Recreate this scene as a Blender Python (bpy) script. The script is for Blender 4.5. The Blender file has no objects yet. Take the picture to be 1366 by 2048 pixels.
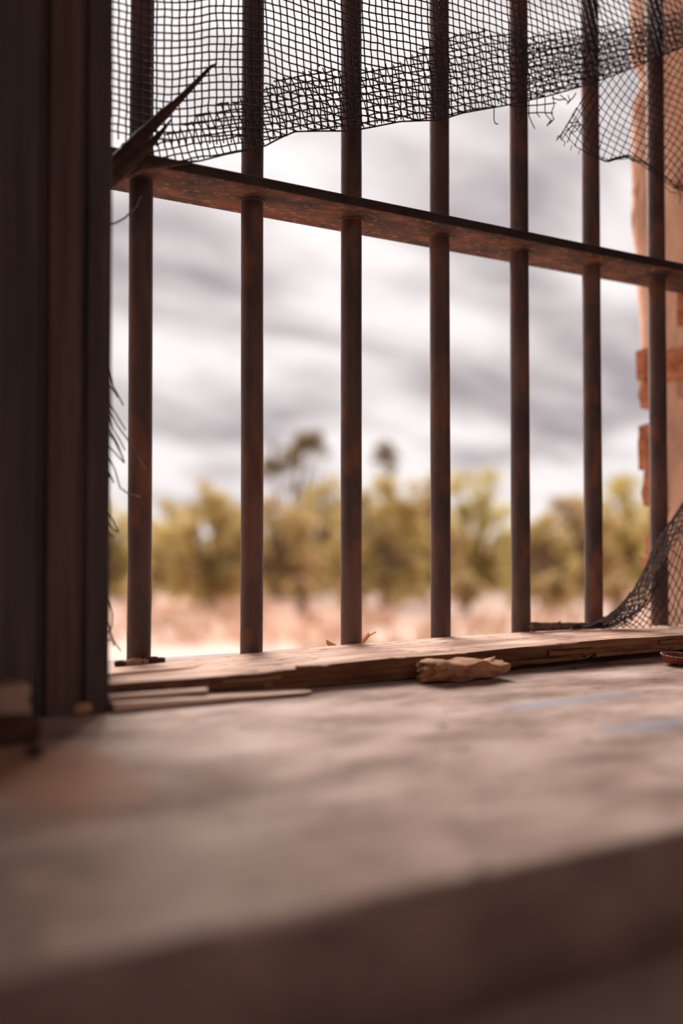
import bpy, bmesh, math, random
from mathutils import Vector, noise, Matrix

random.seed(7)
S = bpy.context.scene
COL = S.collection

# ------------------------------------------------------------------ camera, sky, sun, exposure
F = 2000.0                                     # focal length in pixels of the 1366 x 2048 frame
YAW, TILT = math.radians(30.55), math.radians(1.63)
EYE = Vector((-.3343, -.9639, .1365))          # window plane is y = 0, ledge top is z = 0
RIGHT = Vector((math.cos(YAW), -math.sin(YAW), 0))
LEVEL = Vector((math.sin(YAW), math.cos(YAW), 0))
FWD = LEVEL * math.cos(TILT) + Vector((0, 0, math.sin(TILT)))
UP = RIGHT.cross(FWD)
cam = bpy.data.cameras.new('camera')
cam.sensor_fit = 'VERTICAL'; cam.sensor_height = 36; cam.lens = F / 2048 * 36
cam.clip_start = .01; cam.clip_end = 2000
cam.dof.use_dof = True; cam.dof.focus_distance = 1.10; cam.dof.aperture_fstop = 1.85
camo = bpy.data.objects.new('camera', cam); COL.objects.link(camo)
camo.matrix_world = Matrix(((RIGHT.x, UP.x, -FWD.x, EYE.x), (RIGHT.y, UP.y, -FWD.y, EYE.y), (RIGHT.z, UP.z, -FWD.z, EYE.z), (0, 0, 0, 1)))
S.camera = camo

w = bpy.data.worlds.new('overcast_sky'); S.world = w; w.use_nodes = True
nt = w.node_tree; N = nt.nodes; L = nt.links
bg = N['Background']
tc = N.new('ShaderNodeTexCoord'); sep = N.new('ShaderNodeSeparateXYZ'); L.new(tc.outputs['Generated'], sep.inputs[0])
def wmath(op, a, b=None, c=None):
    n = N.new('ShaderNodeMath'); n.operation = op
    for i, v in enumerate((a, b, c)):
        if v is None: continue
        if isinstance(v, (int, float)): n.inputs[i].default_value = v
        else: L.new(v, n.inputs[i])
    return n.outputs[0]
zc = wmath('MAXIMUM', sep.outputs[2], 0.0)
den = wmath('ADD', zc, .27)
comb = N.new('ShaderNodeCombineXYZ')
L.new(wmath('DIVIDE', sep.outputs[0], den), comb.inputs[0]); L.new(wmath('DIVIDE', sep.outputs[1], den), comb.inputs[1])
mp = N.new('ShaderNodeMapping'); mp.inputs['Location'].default_value = (4.7, 3.4, 0); mp.inputs['Rotation'].default_value = (0, 0, .45); mp.inputs['Scale'].default_value = (.75, 1.35, 1)
L.new(comb.outputs[0], mp.inputs[0])
nz = N.new('ShaderNodeTexNoise'); nz.inputs['Scale'].default_value = 2.2; nz.inputs['Detail'].default_value = 7; nz.inputs['Roughness'].default_value = .55; nz.inputs['Distortion'].default_value = .35
L.new(mp.outputs[0], nz.inputs['Vector'])
cr = N.new('ShaderNodeValToRGB'); L.new(wmath('ADD', nz.outputs['Fac'], wmath('MULTIPLY', wmath('SUBTRACT', 1.0, wmath('MINIMUM', wmath('DIVIDE', zc, .13), 1.0)), .16)), cr.inputs[0])   # paler towards the hazy horizon
e = cr.color_ramp.elements
e[0].position = .36; e[0].color = (.44, .39, .41, 1)
e[1].position = .61; e[1].color = (1.02, .95, .945, 1)
m = e.new(.47); m.color = (.70, .635, .65, 1)
hz = wmath('MULTIPLY_ADD', wmath('POWER', zc, 3.0), 1.5, 1.0)      # an overcast sky is brighter overhead
L.new(cr.outputs[0], bg.inputs['Color']); L.new(wmath('MULTIPLY', hz, 1.0), bg.inputs['Strength'])

sun = bpy.data.lights.new('hazy_sun', 'SUN'); sun.energy = 6.4; sun.angle = math.radians(34); sun.color = (1, .93, .86)
suno = bpy.data.objects.new('hazy_sun', sun); COL.objects.link(suno)
suno.rotation_euler = Vector((-.21, -.79, -.52)).to_track_quat('-Z', 'Y').to_euler()
suno.location = (-3, 6, 7)

S.view_settings.view_transform = 'Standard'; S.view_settings.look = 'None'
S.view_settings.gamma = 1; S.view_settings.use_curve_mapping = False
S.view_settings.exposure = 0.0

# ------------------------------------------------------------------ helpers
def ray(px, py):
    return RIGHT * ((px - 683) / F) + UP * ((1024 - py) / F) + FWD
def at(px, py, **plane):
    """the point of a plane x=, y= or z= that the photograph shows at a pixel"""
    d = ray(px, py); (k, c), = plane.items(); i = 'xyz'.index(k)
    return EYE + d * ((c - EYE[i]) / d[i])
def table(t, x):
    if x <= t[0][0]: return t[0][1]
    for (a, b), (c, d) in zip(t, t[1:]):
        if x <= c: return b + (d - b) * (x - a) / (c - a)
    return t[-1][1]
def nse(x, y=0., z=0.): return noise.noise(Vector((x, y, z)))
def srgb(*c): return tuple(((v / 255) / 12.92 if v / 255 <= .04045 else ((v / 255 + .055) / 1.055) ** 2.4) for v in c) + (1,)

def mat(name, stops, scale=6., stretch=(1, 1, 1), rough=.8, bump=.3, bscale=60., bdist=.002, spec=.3, detail=8, over=None, bstretch=None, extra=None):
    """procedural material: noise through a colour ramp, a second fine noise as relief; over = (colour, scale, low, high) blotches"""
    m = bpy.data.materials.new(name); m.use_nodes = True
    n = m.node_tree.nodes; l = m.node_tree.links; b = n['Principled BSDF']
    b.inputs['Roughness'].default_value = rough; b.inputs['Specular IOR Level'].default_value = spec
    t = n.new('ShaderNodeTexCoord'); mp = n.new('ShaderNodeMapping'); mp.inputs['Scale'].default_value = stretch
    l.new(t.outputs['Object'], mp.inputs[0])
    x = n.new('ShaderNodeTexNoise'); x.inputs['Scale'].default_value = scale; x.inputs['Detail'].default_value = detail; x.inputs['Roughness'].default_value = .62
    l.new(mp.outputs[0], x.inputs['Vector'])
    r = n.new('ShaderNodeValToRGB'); l.new(x.outputs['Fac'], r.inputs[0]); el = r.color_ramp.elements
    for i, (p, c) in enumerate(stops):
        q = el[i] if i < 2 else el.new(p)
        q.position = p; q.color = c
    colour = r.outputs[0]
    def blotch(colour, c, sc, lo, hi, st=None, loc=(0, 0, 0)):
        mp2 = n.new('ShaderNodeMapping'); mp2.inputs['Scale'].default_value = st or stretch; mp2.inputs['Location'].default_value = loc
        l.new(t.outputs['Object'], mp2.inputs[0])
        y = n.new('ShaderNodeTexNoise'); y.inputs['Scale'].default_value = sc; y.inputs['Detail'].default_value = 6
        l.new(mp2.outputs[0], y.inputs['Vector'])
        g = n.new('ShaderNodeMapRange'); g.inputs[1].default_value = lo; g.inputs[2].default_value = hi; l.new(y.outputs['Fac'], g.inputs[0])
        mx = n.new('ShaderNodeMix'); mx.data_type = 'RGBA'; l.new(g.outputs[0], mx.inputs[0]); l.new(colour, mx.inputs[6]); mx.inputs[7].default_value = c
        return mx.outputs[2]
    for o in (over or []): colour = blotch(colour, *o)
    if extra: colour = extra(n, l, t, colour)
    l.new(colour, b.inputs['Base Color'])
    if bump:
        mp3 = n.new('ShaderNodeMapping'); mp3.inputs['Scale'].default_value = bstretch or stretch; l.new(t.outputs['Object'], mp3.inputs[0])
        z = n.new('ShaderNodeTexNoise'); z.inputs['Scale'].default_value = bscale; z.inputs['Detail'].default_value = 5
        l.new(mp3.outputs[0], z.inputs['Vector'])
        bp = n.new('ShaderNodeBump'); bp.inputs['Strength'].default_value = bump; bp.inputs['Distance'].default_value = bdist
        l.new(z.outputs['Fac'], bp.inputs['Height']); l.new(bp.outputs[0], b.inputs['Normal'])
    return m

class MB:
    """collects vertices and faces for ONE mesh object"""
    def __init__(s): s.v = []; s.f = []
    def box(s, x0, x1, y0, y1, z0, z1):
        b = len(s.v)
        s.v += [Vector(p) for p in ((x0, y0, z0), (x1, y0, z0), (x1, y1, z0), (x0, y1, z0), (x0, y0, z1), (x1, y0, z1), (x1, y1, z1), (x0, y1, z1))]
        s.f += [tuple(b + i for i in q) for q in ((3, 2, 1, 0), (4, 5, 6, 7), (0, 1, 5, 4), (1, 2, 6, 5), (2, 3, 7, 6), (3, 0, 4, 7))]
        return s
    def tube(s, pts, r, n=6, caps=True, r2=None):
        pts = [Vector(p) for p in pts]
        if len(pts) < 2: return s
        rr = r if isinstance(r, (list, tuple)) else [r + ((r2 if r2 is not None else r) - r) * i / (len(pts) - 1) for i in range(len(pts))]
        base = len(s.v); prev = None
        for i, p in enumerate(pts):
            tg = (pts[min(i + 1, len(pts) - 1)] - pts[max(i - 1, 0)])
            tg = tg.normalized() if tg.length > 1e-9 else Vector((0, 0, 1))
            if prev is None:
                ref = Vector((0, 0, 1)) if abs(tg.z) < .9 else Vector((1, 0, 0))
                prev = tg.cross(ref).normalized()
            a = (prev - tg * prev.dot(tg)).normalized(); b = tg.cross(a); prev = a
            for k in range(n):
                t = 2 * math.pi * k / n
                s.v.append(p + (a * math.cos(t) + b * math.sin(t)) * rr[i])
        for i in range(len(pts) - 1):
            for k in range(n):
                k2 = (k + 1) % n; o = base + i * n
                s.f.append((o + k, o + k2, o + n + k2, o + n + k))
        if caps:
            s.f.append(tuple(base + k for k in reversed(range(n)))); o = base + (len(pts) - 1) * n
            s.f.append(tuple(o + k for k in range(n)))
        return s
    def knot(s, p, r):
        b = len(s.v)
        s.v += [p + Vector(d) * r for d in ((1, 0, 0), (-1, 0, 0), (0, 1, 0), (0, -1, 0), (0, 0, 1), (0, 0, -1))]
        s.f += [tuple(b + i for i in q) for q in ((0, 2, 4), (2, 1, 4), (1, 3, 4), (3, 0, 4), (2, 0, 5), (1, 2, 5), (3, 1, 5), (0, 3, 5))]
    def grid(s, rows, close=False):
        """rows of points joined by quads; close wraps each row"""
        b = len(s.v); n = len(rows[0])
        for r in rows: s.v += [Vector(p) for p in r]
        for i in range(len(rows) - 1):
            for k in range(n if close else n - 1):
                k2 = (k + 1) % n
                s.f.append((b + i * n + k, b + i * n + k2, b + (i + 1) * n + k2, b + (i + 1) * n + k))
        if close:
            s.f.append(tuple(b + k for k in reversed(range(n)))); o = b + (len(rows) - 1) * n
            s.f.append(tuple(o + k for k in range(n)))
        return s
    def build(s, name, m, parent=None, smooth=False, recalc=True, bevel=0):
        off = parent_origin(parent)
        me = bpy.data.meshes.new(name); me.from_pydata([tuple(v - off) for v in s.v], [], s.f)
        if recalc or bevel:
            bm = bmesh.new(); bm.from_mesh(me); bmesh.ops.recalc_face_normals(bm, faces=bm.faces)
            if bevel: bmesh.ops.bevel(bm, geom=[e for e in bm.edges if e.is_manifold and e.calc_face_angle(0) > .5], offset=bevel, segments=2, affect='EDGES')
            bm.to_mesh(me); bm.free()
        me.materials.append(m)
        if smooth: me.shade_smooth()
        o = bpy.data.objects.new(name, me); COL.objects.link(o)
        if parent is not None: o.parent = parent
        return o
def parent_origin(p):
    v = Vector((0, 0, 0))
    while p is not None: v += p.location; p = p.parent
    return v
def thing(name, label, cat, loc, group=None):
    o = bpy.data.objects.new(name, None); COL.objects.link(o); o.location = loc; o.empty_display_size = .02
    o['label'] = label; o['category'] = cat
    if group: o['group'] = group
    return o
def tag(o, label, cat, group=None):
    o['label'] = label; o['category'] = cat
    if group: o['group'] = group
    return o
def structure(o, label=None):
    o['kind'] = 'structure'
    if label: o['label'] = label
    return o
def stuff(o): o['kind'] = 'stuff'; return o

def lump(name, m, centre, size, seed, rough=.25, freq=2.2, parent=None, sub=3, flat=None, rotz=0):
    """an irregular stone: a displaced icosphere, cut flat underneath when flat is given"""
    bm = bmesh.new(); bmesh.ops.create_icosphere(bm, subdivisions=sub, radius=1)
    for v in bm.verts:
        c = v.co.copy()
        q = Vector((max(-.72, min(.72, c.x)), max(-.72, min(.72, c.y)), max(-.72, min(.72, c.z)))) / .72   # squarish, broken
        k = 1 + rough * noise.noise(c * freq + Vector((seed, 0, 0))) + rough * .45 * noise.noise(c * freq * 2.7 + Vector((0, seed, 0))) + rough * .2 * noise.noise(c * freq * 6 + Vector((0, 0, seed)))
        v.co = Vector((q.x * size[0], q.y * size[1], q.z * size[2])) * k * .5
    bmesh.ops.rotate(bm, verts=bm.verts, cent=(0, 0, 0), matrix=Matrix.Rotation(rotz, 3, 'Z'))
    off = parent_origin(parent)
    for v in bm.verts:
        v.co += Vector(centre)
        if flat is not None and v.co.z < flat: v.co.z = flat + .0002
    me = bpy.data.meshes.new(name)
    for v in bm.verts: v.co -= (off if parent is not None else Vector(centre))
    bm.to_mesh(me); bm.free(); me.materials.append(m); me.shade_smooth()
    o = bpy.data.objects.new(name, me); COL.objects.link(o)
    if parent is not None: o.parent = parent
    else: o.location = centre
    return o

# ------------------------------------------------------------------ materials
def ledge_marks(n, l, t, colour):
    """pale blue paint smears and a patch of red dust by the post, each an elongated worn patch"""
    for (a, b, wd, tint) in ((at(955, 1422, z=0), at(1290, 1384, z=0), .019, srgb(150, 154, 172)), (at(1200, 1466, z=0), at(1420, 1432, z=0), .022, srgb(146, 150, 168)), (at(-90, 1570, z=0), at(270, 1530, z=0), .12, srgb(178, 126, 96))):
        d = b - a; ln = d.length; ang = math.atan2(d.y, d.x); c = (a + b) / 2
        mp = n.new('ShaderNodeMapping'); mp.vector_type = 'TEXTURE'
        mp.inputs['Location'].default_value = c; mp.inputs['Rotation'].default_value = (0, 0, ang); mp.inputs['Scale'].default_value = (ln * .52, wd, 1)
        l.new(t.outputs['Object'], mp.inputs[0])
        sp = n.new('ShaderNodeSeparateXYZ'); l.new(mp.outputs[0], sp.inputs[0])
        cb = n.new('ShaderNodeCombineXYZ'); l.new(sp.outputs[0], cb.inputs[0]); l.new(sp.outputs[1], cb.inputs[1])
        ln2 = n.new('ShaderNodeVectorMath'); ln2.operation = 'LENGTH'; l.new(cb.outputs[0], ln2.inputs[0])
        x = n.new('ShaderNodeTexNoise'); x.inputs['Scale'].default_value = 45; l.new(t.outputs['Object'], x.inputs['Vector'])
        ad = n.new('ShaderNodeMath'); ad.operation = 'MULTIPLY_ADD'; l.new(x.outputs['Fac'], ad.inputs[0]); ad.inputs[1].default_value = 1.1; l.new(ln2.outputs['Value'], ad.inputs[2])
        g = n.new('ShaderNodeMapRange'); g.inputs[1].default_value = 1.05; g.inputs[2].default_value = 1.6; g.inputs[3].default_value = .55 if wd < .05 else .85; g.inputs[4].default_value = 0; l.new(ad.outputs[0], g.inputs[0])
        mx = n.new('ShaderNodeMix'); mx.data_type = 'RGBA'; l.new(g.outputs[0], mx.inputs[0]); l.new(colour, mx.inputs[6]); mx.inputs[7].default_value = tint
        colour = mx.outputs[2]
    return colour
M = {}
M['ledge'] = mat('dusty_concrete', [(.33, srgb(122, 95, 84)), (.66, srgb(212, 186, 175)), (.5, srgb(181, 152, 140))], 11, stretch=(.8, 1.5, 1), rough=.85, bump=.5, bscale=70, bdist=.003, spec=.15,
                 over=[(srgb(122, 88, 70), 5.5, .56, .76, None, (3.3, 1.2, 0)), (srgb(106, 82, 74), 42, .62, .70, None, (9, 2, 0)), (srgb(190, 166, 158), 24, .62, .74, None, (5, 7, 0))], extra=ledge_marks)
M['shade_edge'] = mat('shaded_concrete_edge', [(.3, srgb(112, 90, 80)), (.7, srgb(160, 132, 120))], 16, rough=.95, bump=.6, bscale=90)
M['outer_sill'] = mat('whitewashed_sill', [(.3, srgb(140, 126, 124)), (.7, srgb(186, 175, 174)), (.42, srgb(170, 158, 156))], 30, rough=1.0, spec=.02)
M['mud'] = mat('mud_plaster', [(.3, srgb(176, 138, 116)), (.7, srgb(222, 184, 158)), (.5, srgb(204, 164, 140))], 14, stretch=(1, 1, .6), rough=.95, bump=.55, bscale=90, bdist=.004, spec=.1,
               over=[(srgb(160, 118, 94), 22, .6, .7)])
M['brick'] = mat('fired_mud_brick', [(.3, srgb(132, 82, 58)), (.7, srgb(200, 142, 108)), (.5, srgb(172, 110, 78))], 25, stretch=(1, 1, 1.6), rough=.95, bump=.7, bscale=120, bdist=.004, spec=.1)
M['mortar'] = mat('mud_mortar', [(.3, srgb(120, 80, 60)), (.7, srgb(172, 124, 96))], 30, rough=1, bump=.6, bscale=120)
M['inside'] = mat('dim_plaster', [(.3, srgb(140, 122, 114)), (.7, srgb(176, 156, 146))], 4, rough=.95, bump=.3)
M['earth_floor'] = mat('dusty_floor', [(.3, srgb(110, 80, 64)), (.7, srgb(150, 112, 90))], 5, rough=.95)
M['post'] = mat('dark_stained_timber', [(.3, srgb(66, 54, 51)), (.7, srgb(100, 82, 74)), (.5, srgb(82, 68, 63))], 9, stretch=(9, 9, .5), rough=.7, bump=.4, bscale=30, bstretch=(6, 6, .4), spec=.25)
M['post_red'] = mat('red_brown_timber', [(.3, srgb(70, 53, 50)), (.7, srgb(112, 84, 75))], 9, stretch=(9, 9, .5), rough=.7, bump=.4, bscale=30, bstretch=(6, 6, .4), spec=.25)
M['rust'] = mat('rusted_steel', [(.34, srgb(66, 49, 45)), (.66, srgb(114, 84, 72)), (.5, srgb(88, 65, 58))], 22, stretch=(1, 1, .35), rough=.66, bump=.8, bscale=420, bdist=.0009, spec=.5,
                over=[(srgb(132, 82, 58), 34, .54, .72, (1, 1, .5)), (srgb(58, 46, 45), 14, .58, .7, (1, 1, .3), (4, 4, 4))], bstretch=(1, 1, .8))
M['flat_rust'] = mat('flaking_rust', [(.34, srgb(56, 40, 36)), (.64, srgb(126, 82, 62)), (.5, srgb(90, 57, 45))], 34, stretch=(.6, 1, 1), rough=.8, bump=.8, bscale=260, bdist=.0012, spec=.25,
                     over=[(srgb(134, 58, 40), 9, .58, .72), (srgb(142, 108, 88), 140, .56, .68, (.7, 1, 1), (3, 3, 0)), (srgb(60, 42, 38), 16, .56, .66, (.6, 1, 1), (1, 8, 0))])
M['shaded_steel'] = mat('shade_darkened_steel', [(.3, srgb(44, 34, 33)), (.7, srgb(70, 52, 47))], 40, rough=.6, bump=.5, bscale=300, bdist=.001)
M['net'] = mat('black_plastic_netting', [(.3, srgb(32, 22, 34)), (.7, srgb(56, 40, 54))], 60, rough=.5, bump=0, spec=.4)
M['net_grey'] = mat('lit_grey_netting', [(.3, srgb(96, 84, 84)), (.7, srgb(146, 132, 128))], 60, rough=.5, bump=0, spec=.4)  # grey netting, colour lifted as if the threads catch light
M['wood'] = mat('weathered_plank', [(.30, srgb(140, 102, 84)), (.70, srgb(236, 200, 180)), (.5, srgb(206, 164, 143))], 7, stretch=(1, 9, 9), rough=.85, bump=.9, bscale=26, bstretch=(1, 14, 14), bdist=.0016, spec=.2,
                over=[(srgb(92, 62, 50), 34, .60, .68, (1, 3.5, 3)), (srgb(120, 84, 68), 90, .62, .70, (.5, 3, 3), (2, 2, 2))])
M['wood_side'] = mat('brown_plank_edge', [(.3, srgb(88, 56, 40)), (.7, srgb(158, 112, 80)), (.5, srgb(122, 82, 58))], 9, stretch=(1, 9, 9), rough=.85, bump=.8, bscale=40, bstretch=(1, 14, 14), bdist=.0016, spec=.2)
M['lath'] = mat('pale_lath', [(.3, srgb(180, 140, 118)), (.7, srgb(240, 206, 184))], 8, stretch=(1, 8, 8), rough=.8, bump=.5, bscale=40, bstretch=(1, 10, 10))
M['stick'] = mat('dark_splinter', [(.3, srgb(40, 28, 26)), (.7, srgb(92, 66, 54))], 40, rough=.8, bump=.6, bscale=200)
M['bark'] = mat('twig_bark', [(.3, srgb(82, 60, 46)), (.7, srgb(158, 124, 98))], 90, stretch=(1, 2, 2), rough=.95, bump=.9, bscale=300)
M['stone'] = mat('tan_stone', [(.3, srgb(132, 90, 66)), (.7, srgb(206, 154, 120)), (.5, srgb(172, 124, 94))], 60, rough=.95, bump=.7, bscale=300, bdist=.001)
M['greystone'] = mat('pinkish_stone', [(.3, srgb(140, 108, 96)), (.7, srgb(190, 156, 140))], 40, rough=.95, bump=.6, bscale=200)
M['clod'] = mat('dark_earth_clod', [(.3, srgb(58, 38, 30)), (.7, srgb(98, 66, 50))], 60, rough=1, bump=.7, bscale=300)
M['leaf'] = mat('dry_leaf', [(.3, srgb(176, 104, 44)), (.7, srgb(222, 156, 84))], 60, rough=.7, bump=.3)
M['cap_red'] = mat('red_tin', [(.3, srgb(118, 42, 34)), (.7, srgb(178, 92, 74))], 120, rough=.5, bump=.3, spec=.5, over=[(srgb(110, 62, 44), 160, .58, .68)])
M['cap_rim'] = mat('worn_tin_edge', [(.3, srgb(150, 112, 88)), (.7, srgb(214, 180, 152))], 160, rough=.5, bump=.2, spec=.5)
M['cap_in'] = mat('dark_cap_lining', [(.3, srgb(24, 19, 18)), (.7, srgb(46, 36, 32))], 120, rough=.8, bump=.3)
M['ground'] = mat('pale_red_earth', [(.3, srgb(186, 158, 142)), (.7, srgb(218, 198, 186)), (.5, srgb(206, 181, 167))], .35, rough=1, bump=.2, bscale=3, bdist=.05, spec=.05, over=[(srgb(190, 138, 108), .16, .48, .62)])
M['grass'] = mat('straw_grass', [(.3, srgb(190, 156, 130)), (.7, srgb(226, 196, 172))], 1.5, rough=1, bump=0, spec=.05)
def foliage_mat(name, a, b, c):
    m = mat(name, [(.32, a), (.68, c), (.5, b)], 1.1, rough=.9, bump=0, spec=.1)
    n = m.node_tree.nodes; l = m.node_tree.links; p = n['Principled BSDF']
    t = n.new('ShaderNodeBsdfTranslucent'); x = n.new('ShaderNodeMixShader'); x.inputs[0].default_value = .55
    l.new(p.inputs['Base Color'].links[0].from_socket, t.inputs['Color'])
    l.new(p.outputs[0], x.inputs[1]); l.new(t.outputs[0], x.inputs[2]); l.new(x.outputs[0], n['Material Output'].inputs[0])
    return m
M['fol_olive'] = foliage_mat('olive_foliage', srgb(164, 146, 92), srgb(204, 184, 126), srgb(228, 210, 154))
M['fol_green'] = foliage_mat('green_foliage', srgb(164, 150, 80), srgb(204, 188, 114), srgb(230, 216, 144))
M['fol_brown'] = foliage_mat('brown_foliage', srgb(162, 140, 100), srgb(202, 178, 130), srgb(226, 204, 156))
M['fol_grey'] = foliage_mat('grey_green_foliage', srgb(112, 98, 74), srgb(142, 126, 96), srgb(166, 150, 118))
M['trunk'] = mat('grey_trunk', [(.3, srgb(92, 72, 60)), (.7, srgb(148, 118, 100))], 6, rough=.95)

# ------------------------------------------------------------------ the setting: ground, room shell
GZ = EYE.z - 1.5
structure(MB().grid([[(x, y, GZ) for x in (-150, -40, -10, 0, 10, 40, 80, 160, 300)] for y in (-12, 0, 3, 10, 25, 60, 150, 400)]).build('ground', M['ground']), 'pale reddish bare earth outside the window')
RX0, RX1, RY0, RZ1 = -1.7, 2.4, -3.4, 1.75
FZ = -.95
structure(MB().box(RX0 - .2, RX1 + .2, RY0 - .2, .05, FZ - .1, FZ).build('floor', M['earth_floor']))
structure(MB().box(RX0 - .2, RX1 + .2, -2.35, .14, RZ1, RZ1 + .15).build('ceiling', M['inside']))  # stops short of the back wall: unseen gap added for sky fill
structure(MB().box(RX0 - .2, RX0, RY0 - .2, .14, FZ, RZ1).build('wall_left', M['inside']))
structure(MB().box(RX1, RX1 + .2, RY0 - .2, .14, FZ, RZ1).build('wall_right', M['inside']))
b = MB(); b.box(RX0, -.55, RY0 - .2, RY0, FZ, RZ1); b.box(.55, RX1, RY0 - .2, RY0, FZ, RZ1); b.box(-.55, .55, RY0 - .2, RY0, 1.15, RZ1)
structure(b.build('wall_back', M['inside']))                        # unseen doorway behind the camera, added to let in fill light
WT = 1.15                                                           # top of the window opening
b = MB(); b.box(RX0, -.20, -.03, .14, FZ, RZ1); b.box(-.20, .905, -.03, .14, WT, RZ1); b.box(-.20, .905, -.03, .14, FZ, -.06); b.box(.905, RX1, -.03, .14, FZ, RZ1)
structure(b.build('wall_front', M['inside']))

# concrete ledge in front of the window, its front edge rounded and uneven
rows = []
XS = [-1.69 + i * .06 for i in range(69)]
for x in XS:
    fy = -.640 + .004 * nse(x * 9, 3); h = lambda y: .0012 * nse(x * 14, y * 14, 5)
    sec = [(x, .018, -.055), (x, .018, 0)]
    for k in range(22):
        y = .01 - k * (.01 + .628) / 21
        sec.append((x, y, min(0, -.0002 + (h(y) if y < -.22 else 0) - .0004)))
    for a in (25, 50, 75, 90):
        a = math.radians(a); sec.append((x, fy + .012 - .012 * math.sin(a), -.012 + .012 * math.cos(a)))
    sec += [(x, fy + .001, -.030), (x, fy + .002, -.055)]
    rows.append(sec)
led = structure(MB().grid(rows, close=True).build('concrete_ledge', M['ledge'], smooth=True), 'dusty pinkish concrete ledge under the barred window')
led.data.materials.append(M['shade_edge'])                            # front edge coloured darker to stand for its shade
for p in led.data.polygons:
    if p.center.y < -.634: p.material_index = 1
# plinth wall under the ledge, set back
structure(MB().box(RX0, RX1, -.56, -.03, FZ, -.0555).build('wall_plinth', M['inside']))
# whitewashed outer sill
b = MB(); b.grid([[(x, .0185, -.058), (x, .0185, -.0005), (x, .09, -.0005 + .0006 * nse(x * 30)), (x, .165 + .002 * nse(x * 12), -.0015), (x, .172 + .002 * nse(x * 12), -.008), (x, .172, -.05)] for x in [-.2 + i * .03 for i in range(38)]], close=True)
structure(b.build('window_sill', M['outer_sill']), 'whitewashed outer sill behind the plank')

# right-hand reveal of the thick mud wall: broken outer edge, exposed bricks
RV = .872
edge_px = [(-250, 1250), (0, 1252), (120, 1253), (150, 1272), (170, 1276), (205, 1262), (250, 1257), (440, 1259), (520, 1265), (560, 1268), (690, 1275), (740, 1279), (810, 1283), (830, 1290), (845, 1299), (852, 1281), (940, 1286), (1000, 1291), (1016, 1301), (1060, 1295), (1112, 1292), (1140, 1290), (1300, 1290)]
prof = []
for py, px in edge_px:
    p = at(px, py, x=RV); prof.append((p.z, p.y))
prof.sort()
def zpx(py): return at(1285, py, x=RV).z
rows = []
zz = -.0003
while zz < WT + .06:
    yo = table(prof, zz)
    if zpx(1142) < zz < zpx(700): yo -= .030 if zpx(852) < zz < zpx(815) else .014                       # bricks stand in front of this recess
    row = []
    for k in range(15):
        y = -.048 + (yo + .048) * k / 14
        row.append((RV + .004 * nse(y * 22, zz * 16, 1) + .0016 * nse(y * 90, zz * 70, 2) + (.006 * max(0, (k - 11) / 3) ** 2), y, zz))
    row += [(RV + .012, yo + .002, zz), (RV + .04, yo + .003, zz), (RV + .2, yo + .003, zz), (RV + .2, -.048, zz)]
    rows.append(row); zz += .012
rev = structure(MB().grid(rows, close=True).build('wall_reveal', M['mud'], smooth=True), 'crumbling mud plastered wall end with broken bricks at its edge')
brick_px = [(701, 763, 1276, .003), (765, 817, 1281, .002), (851, 942, 1282, .005), (944, 1013, 1289, .004), (1015, 1063, 1298, 0), (1065, 1113, 1293, .001), (1113, 1143, 1280, .002)]
for i, (a, c, px, proud) in enumerate(brick_px):
    p0 = at(px, c, x=RV); p1 = at(px, a, x=RV)
    yo = (p0.y + p1.y) / 2; z0, z1 = p0.z, p1.z
    bm = bmesh.new(); bmesh.ops.create_cube(bm, size=1); bmesh.ops.subdivide_edges(bm, edges=bm.edges[:], cuts=4, use_grid_fill=True)
    for v in bm.verts:
        u = v.co.copy(); r = Vector((u.x, u.y, u.z))
        r *= 1 - max(0, (abs(u.x) + abs(u.y) + abs(u.z)) - 1.05) * .10
        q = Vector((RV + .034 - proud + r.x * .07, yo - .021 + r.y * .044, (z0 + z1) / 2 + r.z * (z1 - z0) * 1.02))
        d = .0042
        if i == 6: q.y -= .016 * max(0, .5 - u.z) * (1 if u.y > 0 else 0)                                 # the last one tapers to a splinter
        v.co = q + Vector((d * .7 * nse(q.x * 60, q.y * 60, q.z * 60 + i), d * nse(q.y * 40 + 7, q.z * 55, i) + d * .7 * nse(q.z * 140, i), d * .5 * nse(q.z * 60, q.x * 40, q.y * 50 + i)))
    me = bpy.data.meshes.new('brick'); bm.to_mesh(me); bm.free(); me.materials.append(M['brick'])
    o = bpy.data.objects.new('brick', me); COL.objects.link(o); o.parent = rev
# two bricks that show through the plaster further in, right of the last bar
for (pa, pc, xa, xb) in ((700, 762, 1336, 1384), (585, 652, 1358, 1400)):
    p0 = at(xb, pc, x=RV); p1 = at(xa, pa, x=RV)
    b = MB(); rows = []
    for k in range(6):
        y = p0.y + (p1.y - p0.y) * k / 5
        e_ = .004 * nse(k * 1.7, pa)
        rows.append([(RV - .004, y, at(xa, pc, x=RV).z + e_), (RV - .006 + .002 * nse(k, 4), y, p1.z * .5 + p0.z * .5), (RV - .004, y, p1.z + e_), (RV + .03, y, p1.z), (RV + .03, y, p0.z)])
    b.grid(rows, close=True).build('brick', M['brick'], rev)

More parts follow.
